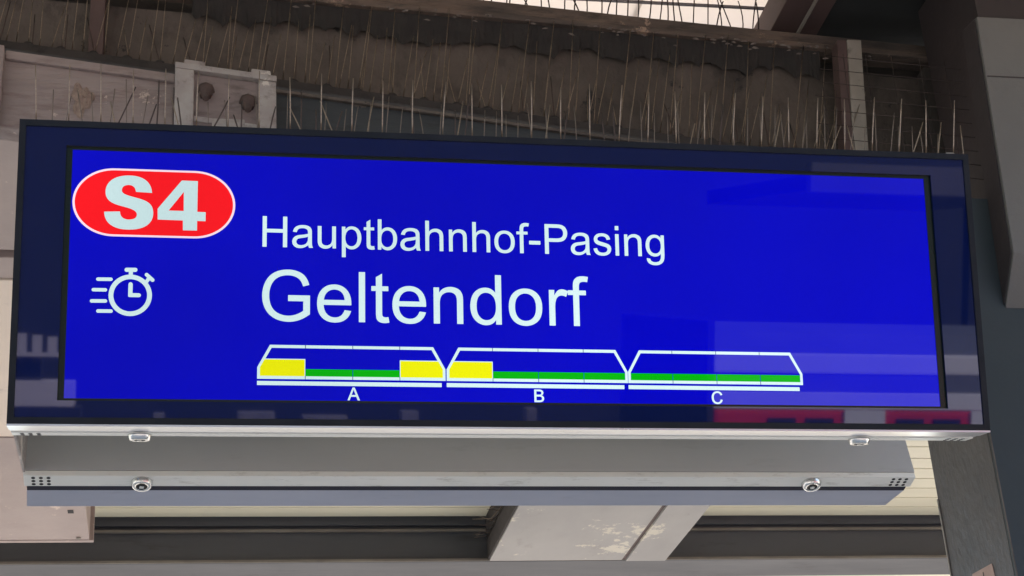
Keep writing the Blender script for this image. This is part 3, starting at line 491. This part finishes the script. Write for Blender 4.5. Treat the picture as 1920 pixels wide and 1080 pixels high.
# left cross beam whose soffit shows beside the display
lb_ = thing('left_cross_beam', 'cross beam with cladding panels tinted for pink light behind the left end of the display', 'beam', (-1.2, 2.4, 1.12))
for nm, y0, y1, mt, dz in (('soffit_panel', 0.92, 1.640, 'panel_pink_lit', 0.0), ('soffit_panel', 1.690, 1.808, 'panel_pink_lit', 0.004), ('soffit_panel', 1.812, 2.915, 'panel_cream', 0.0), ('soffit_panel', 2.918, 3.932, 'panel_pink_lit', -0.003)):
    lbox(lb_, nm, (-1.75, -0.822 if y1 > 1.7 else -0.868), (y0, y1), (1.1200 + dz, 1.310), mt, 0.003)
lbox(lb_, 'gap_strip', (-1.74, -0.83), (1.6405, 1.6895), (1.1500, 1.31), 'girder_recess')
lbox(lb_, 'end_lip', (-1.75, -0.808), (3.9325, 3.958), (1.1150, 1.31), 'panel_pink_lit', 0.002)
SCREW = lathe_mesh('screw', [(0.009, 0.0), (0.008, -0.004), (0.004, -0.006)], 12); SCREW.materials.append(MATS['post_pale'])
for x, y in ((-0.86, 3.905), (-1.16, 3.895)):
    o = link('screw', SCREW, None, lb_); o.matrix_local = Matrix.Translation(Vector((x, y, 1.1168)) - Vector(lb_.location))
lbox(lb_, 'slot', (-0.885, -0.865), (3.60, 3.635), (1.1158, 1.1168), 'hole_black')

# ---------------------------------------------------------------- girder behind the display top (falls to the right)
SL = -0.117
gd = thing('tapered_girder', 'dark brown tapered steel girder behind the spikes above the display', 'girder', (0, 0.7, 0.95))
lbox(gd, 'web_plate', (-1.6, 1.75), (0.700, 0.712), (0.93, 1.178), 'girder_brown', 0, (SL, -0.052))
lbox(gd, 'shade_recess_plate', (-1.6, 1.75), (0.790, 0.80), (0.93, 1.288), 'girder_recess', 0, (SL, -0.052))  # set-back plate added to darken the band under the rail
lbox(gd, 'ledge', (-1.6, 0.92), (0.600, 0.699), (0.930, 0.949), 'ledge_dark', 0.004, (SL, SL))
for x0, x1, mt in ((-0.705, -0.676, 'beam_red_brown'),):
    lbox(gd, 'stiffener', (x0, x1), (0.650, 0.699), (0.957, 1.25), mt, 0.002, (SL, -0.06))
up_ = thing('upper_rail', 'rusty cracked rail along the top of the girder, spikes above it', 'rail', (0, 0.70, 1.24))
lbox(up_, 'front_face', (-1.6, 1.30), (0.660, 0.700), (1.200, 1.252), 'strip_rusty', 0.004, (-0.052, -0.060))
lbox(up_, 'top_strip', (-1.6, 0.83), (0.672, 0.780), (1.2530, 1.264), 'strip_rusty', 0.003, (-0.060, -0.068))
lbox(up_, 'lower_lip', (-1.6, 1.20), (0.645, 0.6595), (1.199, 1.214), 'strip_rusty', 0.003, (-0.052, -0.054))

# beams that carry the display
pb = thing('pink_beam', 'dusty steel beam tinted for pink light above the left end of the display', 'beam', (-1.0, 0.55, 0.9))
lbox(pb, 'beam_face', (-1.7, -0.530), (0.545, 0.600), (0.720, 0.884), 'beam_pink_lit', 0.006, (SL, SL))
lbox(pb, 'end_plate', (-1.7, -0.852), (0.520, 0.5445), (0.69, 0.887), 'beam_pink_lit', 0.008, (SL, SL))
lbox(pb, 'top_lip', (-0.851, -0.531), (0.535, 0.5445), (0.866, 0.8845), 'beam_pink_lit', 0.003, (SL, SL))
tb = thing('dark_beam', 'dark teal grey steel beam between the bracket and the column', 'beam', (0.2, 0.58, 0.85))
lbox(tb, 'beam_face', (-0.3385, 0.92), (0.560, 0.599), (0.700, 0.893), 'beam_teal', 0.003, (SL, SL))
lbox(tb, 'lip', (-0.3385, 0.92), (0.551, 0.5595), (0.886, 0.8925), 'girder_brown', 0.002, (SL, SL))
br = thing('beam_bracket', 'chipped pale steel bracket with two rusty bolts on the pink beam', 'bracket', (-0.43, 0.5, 0.85))
lbox(br, 'plate', (-0.529, -0.339), (0.503, 0.5445), (0.72, 0.870), 'bracket_plate', 0.003, (SL, SL))
lbox(br, 'top_flange', (-0.531, -0.337), (0.490, 0.5440), (0.8705, 0.884), 'bracket_grey', 0.004, (SL, SL))
lbox(br, 'left_cheek', (-0.5305, -0.4945), (0.490, 0.5145), (0.72, 0.870), 'bracket_grey', 0.004, (SL, SL))
lbox(br, 'right_cheek', (-0.372, -0.338), (0.492, 0.5145), (0.72, 0.870), 'bracket_grey', 0.004, (SL, SL))
lbox(br, 'lower_rib', (-0.494, -0.3725), (0.500, 0.5145), (0.762, 0.774), 'bracket_grey', 0.003, (SL, SL))
BOLT = lathe_mesh('bolt', [(0.017, 0.012), (0.017, 0.003), (0.0135, 0.002), (0.013, -0.008), (0.0075, -0.009), (0.007, -0.026), (0.004, -0.028)], 8); BOLT.materials.append(MATS['bolt_rust'])
for x, z in ((-0.472, 0.902), (-0.392, 0.880)):
    o = link('bolt', BOLT, None, br); o.matrix_local = Matrix.Translation(Vector((x, 0.500, z - 0.018)) - Vector(br.location)) @ Matrix.Rotation(math.radians(-35), 4, 'X')
for x0, x1 in ((-0.514, -0.474), (-0.386, -0.348)):
    lbox(br, 'clamp', (x0, x1), (0.498, 0.548), (0.8845, 0.898), 'bracket_grey', 0.005, (SL, SL))

# ---------------------------------------------------------------- column on the right
cl = thing('column', 'dark steel column with rough scratched paint right of the display', 'column', (1.15, 0.48, -2.57))
lbox(cl, 'side_plate', (0.930, 0.945), (0.362, 0.610), (-2.57, 0.62), 'column_dark')
lbox(cl, 'front_plate', (0.9305, 1.42), (0.350, 0.3615), (-2.57, 0.62), 'column_shaded')
lbox(cl, 'core', (0.9455, 1.42), (0.362, 0.610), (-2.57, 0.6195), 'column_shaded')
lbox(cl, 'upper_post', (1.08, 1.42), (0.352, 0.60), (0.6205, 1.233), 'haunch_side')
lbox(cl, 'edge_bead', (0.9275, 0.9296), (0.6065, 0.6105), (-2.57, 0.10), 'post_pale', 0.0006)
lbox(cl, 'edge_bead', (0.9285, 0.9302), (0.3495, 0.3520), (-2.57, 0.62), 'girder_brown', 0.0005)
hn = thing('column_haunch', 'light grey metal casing with slanting foot high on the column at upper right', 'casing', (1.2, 0.3, 0.4))
loc = Vector(hn.location)
def hpts(P): return [Vector(p) - loc for p in P]
bmh = bmesh.new()
def hx(x0b, x0t, x1):
    # front face (tilted foot below), swept in x with a slightly tapering left edge
    prof = [(0.3495, 0.385), (0.285, 0.470), (0.285, 1.000), (0.3495, 1.012)]
    A = [bmh.verts.new(Vector((x0b + (x0t - x0b) * (z - 0.385) / 0.6, y, z)) - loc) for y, z in prof]
    B = [bmh.verts.new(Vector((x1, y, z)) - loc) for y, z in prof]
    bmh.faces.new(A); bmh.faces.new(B[::-1])
    for i in range(4): bmh.faces.new((A[i], B[i], B[(i + 1) % 4], A[(i + 1) % 4]))
hx(1.008, 1.038, 1.50)
o = link('casing_box', bm_mesh('casing_box', bmh, 0.0025), 'haunch_grey', hn)
bmh = bmesh.new()
prof = [(0.3495, 0.392), (0.292, 0.472), (0.292, 0.997), (0.3495, 1.008)]
A = [bmh.verts.new(Vector((1.0068 + 0.03 * (z - 0.385) / 0.6, y, z)) - loc) for y, z in prof]; B = [bmh.verts.new(Vector((1.0052 + 0.03 * (z - 0.385) / 0.6, y, z)) - loc) for y, z in prof]
bmh.faces.new(A); bmh.faces.new(B[::-1])
for i in range(4): bmh.faces.new((A[i], B[i], B[(i + 1) % 4], A[(i + 1) % 4]))
link('side_sheet', bm_mesh('side_sheet', bmh), 'haunch_side', hn)
lbox(hn, 'joint_line', (1.034, 1.50), (0.2835, 0.2846), (0.858, 0.860), 'haunch_side')
pn = thing('paper_sticker', 'torn pink paper sticker with a small arrow low on the column', 'sticker', (0.929, 0.48, -0.09))
hexa('paper', [Vector(p) - Vector(pn.location) for p in ((0.9288, 0.425, -0.175), (0.9288, 0.565, -0.185), (0.9296, 0.565, -0.185), (0.9296, 0.425, -0.175), (0.9288, 0.436, -0.082), (0.9288, 0.520, -0.076), (0.9296, 0.520, -0.076), (0.9296, 0.436, -0.082))], 'paper_pink', pn)
hexa('arrow', [Vector(p) - Vector(pn.location) for p in ((0.9284, 0.474, -0.11), (0.9284, 0.477, -0.11), (0.9287, 0.477, -0.11), (0.9287, 0.474, -0.11), (0.9284, 0.474, -0.086), (0.9284, 0.477, -0.086), (0.9287, 0.477, -0.086), (0.9287, 0.474, -0.086))], 'ink_black', pn)

# posts and wire mesh between girder and column
def post(name, label, x0, x1, y0, y1, z0, z1, lean, mat, side=None):
    t = thing(name, label, 'post', ((x0 + x1) / 2, y0, z0))
    l = Vector(t.location)
    P = [(x0, y0, z0), (x1, y0, z0), (x1, y1, z0), (x0, y1, z0), (x0 + lean, y0, z1), (x1 + lean, y0, z1), (x1 + lean, y1, z1), (x0 + lean, y1, z1)]
    hexa('bar', [Vector(p) - l for p in P], mat, t, 0.002)
    if side:
        P = [(x0 - 0.020, y0 + 0.004, z0), (x0 - 0.0005, y0 + 0.004, z0), (x0 - 0.0005, y1, z0), (x0 - 0.020, y1, z0), (x0 + lean - 0.022, y0 + 0.004, z1), (x0 + lean - 0.0005, y0 + 0.004, z1), (x0 + lean - 0.0005, y1, z1), (x0 + lean - 0.022, y1, z1)]
        hexa('side_flange', [Vector(p) - l for p in P], side, t)
    return t
post('stiffener_post', 'pale upright bar with reddish edge behind the wire mesh', 0.872, 0.904, 0.600, 0.640, 0.84, 1.150, 0.030, 'post_pale', 'beam_red_brown')
post('stiffener_post', 'brown upright bar nearest the grey casing', 1.112, 1.140, 0.660, 0.699, 0.86, 1.130, 0.010, 'girder_brown', 'girder_recess')
wm = thing('wire_mesh', 'thin rusty wire mesh stretched between girder and column', 'mesh', (0.85, 0.34, 0.7))
WIRE = rod_mesh('wire', 0.0007, 0.0, 6, 1, 1.0); WIRE.materials.append(MATS['twig'])
bpy.context.view_layer.update()
for k in range(9):
    z = 0.665 + 0.0315 * k
    rod('wire', WIRE, (0.70 + random.uniform(-0.01, 0.03), 0.34, z + 0.010), (1.012, 0.34, z - 0.008), wm, None)
for x in (0.715, 0.765, 0.812, 0.866, 0.925, 0.978):
    rod('wire', WIRE, (x - 0.01, 0.343, 0.60), (x + 0.003, 0.343, 0.935), wm, None)

# ---------------------------------------------------------------- bird spikes
def strip_mesh(P0, P1, w, h, mat):
    P0, P1 = Vector(P0), Vector(P1); return P0, P1
def spike_strip(label, P0, P1, depth, thick, group=None):
    mid = (Vector(P0) + Vector(P1)) / 2
    t = thing('bird_spike_strip', label, 'bird spikes', mid, group)
    bpy.context.view_layer.update()
    a, b = Vector(P0) - mid, Vector(P1) - mid
    hexa('base_strip', [a + Vector((0, -depth / 2, 0)), b + Vector((0, -depth / 2, 0)), b + Vector((0, depth / 2, 0)), a + Vector((0, depth / 2, 0)),
                        a + Vector((0, -depth / 2, thick)), b + Vector((0, -depth / 2, thick)), b + Vector((0, depth / 2, thick)), a + Vector((0, depth / 2, thick))], 'post_pale', t)
    return t
# on the top edge of the display
def T(a, b): return Vector((a, 0, 0)) + NB * b + UP * (H + 0.0004)
t = spike_strip('front row of thin upright bird spikes standing on the display', T(-0.74, 0.040), T(0.738, 0.040), 0.014, 0.003)
xs = [-0.729 + 0.0474 * k for k in range(32)]
for k, x in enumerate(xs):
    p = T(x, 0.036)
    spike(p, p + Vector((0.0075 + 0.0165 * x + random.uniform(-0.002, 0.002), random.uniform(-0.006, 0.004), random.uniform(0.104, 0.116))), t, 'spike_bright')
    if k < 10 and random.random() < 0.6:
        q = T(x + 0.02, 0.045); s = random.choice((-1, 1))
        spike(q, q + Vector((s * random.uniform(0.012, 0.035), random.uniform(0.0, 0.02), random.uniform(0.04, 0.085))), t, 'spike_dark')
    if random.random() < (0.35 if k < 24 else 0.8):
        q = T(x + 0.023, 0.044); s = random.choice((-1, -1, 1))
        spike(q, q + Vector((s * random.uniform(0.006, 0.024) + 0.0075 + 0.0165 * x, random.uniform(0.0, 0.03), random.uniform(0.06, 0.095))), t)
# second, thinner row along the back edge of the display
t2 = spike_strip('faint second row of short bird spikes along the back edge of the display', T(-0.72, 0.079), T(0.735, 0.079), 0.010, 0.003)
for k in range(66):
    x = -0.71 + 1.44 * k / 65 + random.uniform(-0.006, 0.006)
    p = T(x, 0.079)
    spike(p, p + Vector((random.uniform(-0.008, 0.012) + 0.0075 + 0.0165 * x, random.uniform(0.0, 0.02), random.uniform(0.075, 0.118))), t2, random.choice(('spike_fine', 'spike_fine', 'spike_dark')))
# on the ledge of the girder
def LZ(x): return 0.9495 + SL * x
GLUE = lathe_mesh('glue_blob', [(0.013, 0.0), (0.012, 0.004), (0.008, 0.009), (0.002, 0.011)], 10); GLUE.materials.append(MATS['ledge_dark'])
t3 = spike_strip('row of leaning bird spikes along the ledge of the brown girder', (-0.90, 0.630, LZ(-0.90)), (0.90, 0.630, LZ(0.90)), 0.016, 0.003)
x = -0.885; k = 0
while x < 0.88:
    p = Vector((x, 0.622, LZ(x)))
    spike(p, p + Vector((random.uniform(0.014, 0.036) + 0.014 * x, random.uniform(-0.03, 0.0), random.choice((0.11, 0.13, 0.15, 0.17, 0.19)))), t3)
    if k % 3 == 0:
        g = link('glue_blob', GLUE, None, t3); g.matrix_local = Matrix.Translation(Vector((x, 0.618, LZ(x) + 0.002)) - Vector(t3.location)) @ Matrix.Rotation(random.uniform(0, 3), 4, 'Z')
        q = p + Vector((0.006, 0.016, 0))
        spike(q, q + Vector((random.uniform(-0.03, 0.02), random.uniform(0.005, 0.03), random.uniform(0.09, 0.13))), t3, random.choice(('spike_steel', 'spike_dark', 'spike_dark')))
    x += random.uniform(0.019, 0.026); k += 1
# tall rods reaching up to the rail
t4 = spike_strip('row of tall bird spikes reaching up to the rusty rail', (-0.50, 0.672, LZ(-0.50)), (0.90, 0.672, LZ(0.90)), 0.014, 0.003)
for k in range(26):
    x = -0.48 + 0.054 * k
    p = Vector((x, 0.672, LZ(x) + 0.002)); top = 1.203 - 0.052 * x
    spike(p, (x + random.uniform(0.02, 0.035) + 0.03 * x, 0.640, top - random.uniform(-0.006, 0.012)), t4)
# crooked twigs on the rail against the pale ceiling
t5 = spike_strip('crooked dark bird spikes on top of the rusty rail against the pale ceiling', (0.10, 0.685, 1.265 - 0.068 * 0.10), (0.82, 0.685, 1.265 - 0.068 * 0.82), 0.014, 0.003)
for k in range(30):
    x = 0.12 + 0.0215 * k + random.uniform(-0.008, 0.008); z = 1.267 - 0.068 * x
    s = random.choice((0.0, 0.004, 0.01, random.uniform(-0.04, 0.045)))
    spike((x, 0.69, z), (x + s, 0.67 + random.uniform(-0.02, 0.0), min(z + random.uniform(0.05, 0.09), 1.338)), t5, 'twig')
# on the left flank of the cross beam, far below
t6 = spike_strip('bird spikes on the left flank of the pale cross beam', (0.6950, 3.3, 1.20), (0.6950, 4.2, 1.20), 0.010, 0.004)
for k in range(18):
    y = 3.45 + 0.042 * k
    spike((0.696, y, 1.203), (0.696 - random.uniform(0.05, 0.10), y + random.uniform(-0.05, 0.02), 1.203 - random.uniform(-0.01, 0.06)), t6, random.choice(('spike_dark', 'spike_steel')))

# dusty cobweb hanging from the rail in scallops between the tall rods
bm = bmesh.new(); prev = None
amp = [random.uniform(0.55, 1.15) for _ in range(40)]; low = [random.uniform(-0.012, 0.012) for _ in range(40)]
n = 26 * 10
for i in range(n + 1):
    x = -0.50 + 1.36 * i / n; ph = ((x + 0.48 - 0.015) / 0.054 + 0.5) % 1.0
    zt = 1.2045 - 0.052 * x; arch = abs(math.sin(math.pi * ph)) ** 0.7
    ci = int((x + 0.6) / 0.054); fr_ = ((x + 0.48 - 0.015) / 0.054 + 0.5) % 1.0
    zb = zt - 0.062 - (low[ci] * (1 - fr_) + low[ci + 1] * fr_) + 0.020 * amp[int((x + 0.48 - 0.015) / 0.054 + 0.5) + 2] * arch + random.uniform(-0.002, 0.002)
    cur = [bm.verts.new((x, 0.655 + 0.010 * j + random.uniform(-0.001, 0.001), zt + (zb - zt) * j / 3)) for j in range(4)]
    if prev:
        for j in range(3):
            bm.faces.new((prev[j], cur[j], cur[j + 1], prev[j + 1]))
    prev = cur
web = link('cobweb', bm_mesh('cobweb', bm), 'cobweb_dust')
tag(web, 'dusty dark cobwebs hanging in scallops under the rusty rail', 'cobweb', kind='stuff')

bm = bmesh.new()
for k in range(70):
    x = random.uniform(-0.30, 0.98) if k % 3 else random.uniform(0.35, 0.98); zt = 1.200 - 0.052 * x - abs(random.gauss(0, 0.014)); r = random.uniform(0.002, 0.006)
    c = Vector((x, 0.640 + random.uniform(-0.006, 0.004), zt)); ang = random.uniform(-0.6, 0.6)
    P = [c + Vector((math.cos(ang + a) * r * q, random.uniform(-0.002, 0.002), math.sin(ang + a) * r * 0.5 * q)) for a, q in ((0, 1.6), (1.4, 0.8), (2.6, 1.2), (3.4, 1.5), (4.6, 0.6), (5.5, 1.0))]
    f = bm.verts.new(c + Vector((0, -0.003, 0.001))); V = [bm.verts.new(p) for p in P]
    for i in range(6): bm.faces.new((f, V[i], V[(i + 1) % 6]))
fl = link('web_fluff', bm_mesh('web_fluff', bm), 'fluff')
tag(fl, 'pale fluff and feathers caught under the rusty rail', 'fluff', kind='stuff')
# remains of a mud nest on the pink beam
bm = bmesh.new(); bmesh.ops.create_uvsphere(bm, u_segments=28, v_segments=14, radius=1)
for v in bm.verts:
    a = math.atan2(v.co.z, v.co.x); w = 1 + 0.22 * math.sin(3 * a + 1) + 0.12 * math.sin(7 * a) + random.uniform(-0.06, 0.06)
    v.co = Vector((v.co.x * 0.020 * w, v.co.y * 0.006 * random.uniform(0.6, 1.3), v.co.z * 0.034 * w))
mud = link('mud_nest', bm_mesh('mud_nest', bm), 'mud'); mud.location = (-0.705, 0.5455, 0.885)
tag(mud, 'flattened remains of a mud nest on the pink beam', 'nest')
# crumbs on the display top
def crumb(label, p, r, squash=0.6):
    bm = bmesh.new(); bmesh.ops.create_icosphere(bm, subdivisions=2, radius=1)
    for v in bm.verts:
        v.co *= random.uniform(0.72, 1.12); v.co = Vector((v.co.x * r, v.co.y * r * 0.7, max(v.co.z, -0.45) * r * squash))
    o = link('debris_lump', bm_mesh('debris_lump', bm), 'crumb_pale'); o.location = p
    return tag(o, label, 'debris', 'pale crumbs on the display top')
crumb('small pale flat lump of sealant at the right end of the display top', T(0.745 - 0.012, 0.030) + Vector((0, 0, 0.002)), 0.016, 0.5)
crumb('low pale smear of sealant third spike from the right end', T(0.655, 0.030) + Vector((0, 0, 0.001)), 0.014, 0.35)
crumb('crumbly pale nest lump on the dark beam above the display centre right', Vector((0.640, 0.580, 0.893 + SL * 0.640 + 0.006)), 0.020, 0.9)
crumb('larger crumbly nest lump beside the pale one', Vector((0.560, 0.580, 0.893 + SL * 0.560 + 0.006)), 0.024, 0.8)

# ---------------------------------------------------------------- what the glass mirrors: the other side of the station
GZ = -2.57
tag(box('ground', (-60, 60), (-60, 60), (GZ - 1.1, GZ - 0.9), 'ballast'), kind='structure')
tag(box('platform', (-40, 40), (-3.6, 5.2), (GZ - 0.895, GZ), 'platform_paving'), kind='structure')
tag(box('opposite_platform', (-40, 40), (-22, -12.6), (GZ - 0.895, GZ), 'platform_paving'), kind='structure')
tr = thing('train', 'red and pale grey suburban train mirrored at lower right of the display', 'train', (8, -11, GZ))
def tbox(name, x, y, z, mat, bevel=0.0): return lbox(tr, name, x, y, z, mat, bevel)
X0 = 3.7
tbox('body', (X0, 26), (-13.9, -11.05), (GZ - 0.2, -0.755), 'train_red', 0.04)
tbox('upper_body', (X0, 26), (-13.9, -11.06), (-0.7545, -0.615), 'train_grey', 0.01)
tbox('window_band', (X0, 26), (-13.9, -11.08), (-0.6145, -0.465), 'train_roof')
tbox('pale_top_band', (X0, 26), (-13.9, -11.07), (-0.4645, -0.30), 'train_grey', 0.02)  # pale band standing in for a slatted building in the reflection
prism('roof', [(-13.8, -0.295), (-13.3, -0.15), (-12.5, -0.08), (-11.7, -0.15), (-11.15, -0.295)], X0, 26, lambda a, p, q: Vector((a, p, q)) - Vector((8, -11, GZ)), 'train_roof', tr)
tbox('end_blackout', (X0 - 0.06, X0 - 0.005), (-13.9, -11.04), (GZ - 0.2, -0.05), 'wall_dark')  # added dark plate hiding the train's end face from the glass
x = X0 + 0.35
while x < 14:
    tbox('door_pillar', (x + 0.75, x + 1.10), (-11.048, -11.03), (GZ + 0.05, -0.757), 'train_grey', 0.004)
    tbox('window', (x + 0.10, x + 0.34), (-11.048, -11.035), (-1.75, -0.825), 'train_window', 0.004)
    tbox('window', (x + 0.42, x + 0.66), (-11.048, -11.035), (-1.75, -0.825), 'train_window', 0.004)
    x += 1.10
sh = thing('platform_shelter', 'pale shelter wall mirrored at the lower left of the display', 'shelter', (-3, -11, GZ))
lbox(sh, 'base', (-3.9, -1.25), (-11.45, -11.16), (GZ - 0.9, -0.80), 'wall_dark')
lbox(sh, 'wall', (-3.9, -1.30), (-11.4, -11.15), (-0.795, -0.60), 'shelter_white', 0.01)
lbox(sh, 'dark_band', (-3.9, -1.55), (-11.38, -11.2), (-0.595, -0.42), 'wall_dark')
lbox(sh, 'rail', (-3.9, -1.40), (-11.16, -11.12), (-0.415, -0.385), 'shelter_white')
for k in range(22):
    x = -3.85 + 0.112 * k
    lbox(sh, 'slat', (x, x + 0.070), (-11.15, -11.13), (-0.384, -0.03 - 0.10 * (x + 3.85)), 'shelter_white')
wl_ = box('dark_backdrop', (-40, 40), (-24, -23.5), (GZ, 4.5), 'wall_dark'); tag(wl_, 'long dark wall added beyond the tracks to darken the glass reflection', 'wall')  # unseen wall added so the upper glass mirrors something dark
for k, (x, w, z) in enumerate(((-0.75, 0.10, -0.92), (0.02, 0.34, -0.90), (0.62, 0.42, -0.93), (1.55, 0.16, -0.88), (2.75, 0.10, -0.84))):
    o = box('mirror_upright', (x, x + w), (-14.2, -14.0), (GZ, z - 0.14), 'upright_grey', None, 0.01)  # boxes standing in for faint upright shapes in the reflection
    tag(o, ['thin mirrored post nearest the shelter', 'grey box added for the reflection below the letter A', 'wider grey box added for the reflection right of the letter A', 'narrow box added for the reflection left of the letter B', 'thin mirrored post nearest the train'][k], 'box', 'grey stand-in uprights for the glass reflection')
oc = thing('opposite_canopy', 'grey canopy edge mirrored along the upper right of the display', 'canopy', (8, -16, 1.4))
lbox(oc, 'fascia', (6.3, 9.4), (-16.2, -16.05), (1.30, 1.62), 'fascia_grey', 0.01)
lbox(oc, 'roof_slab', (6.3, 9.4), (-20, -16.21), (1.32, 1.50), 'wall_dark')
lbox(oc, 'post', (9.1, 9.3), (-18.2, -18.0), (GZ, 1.319), 'wall_dark')
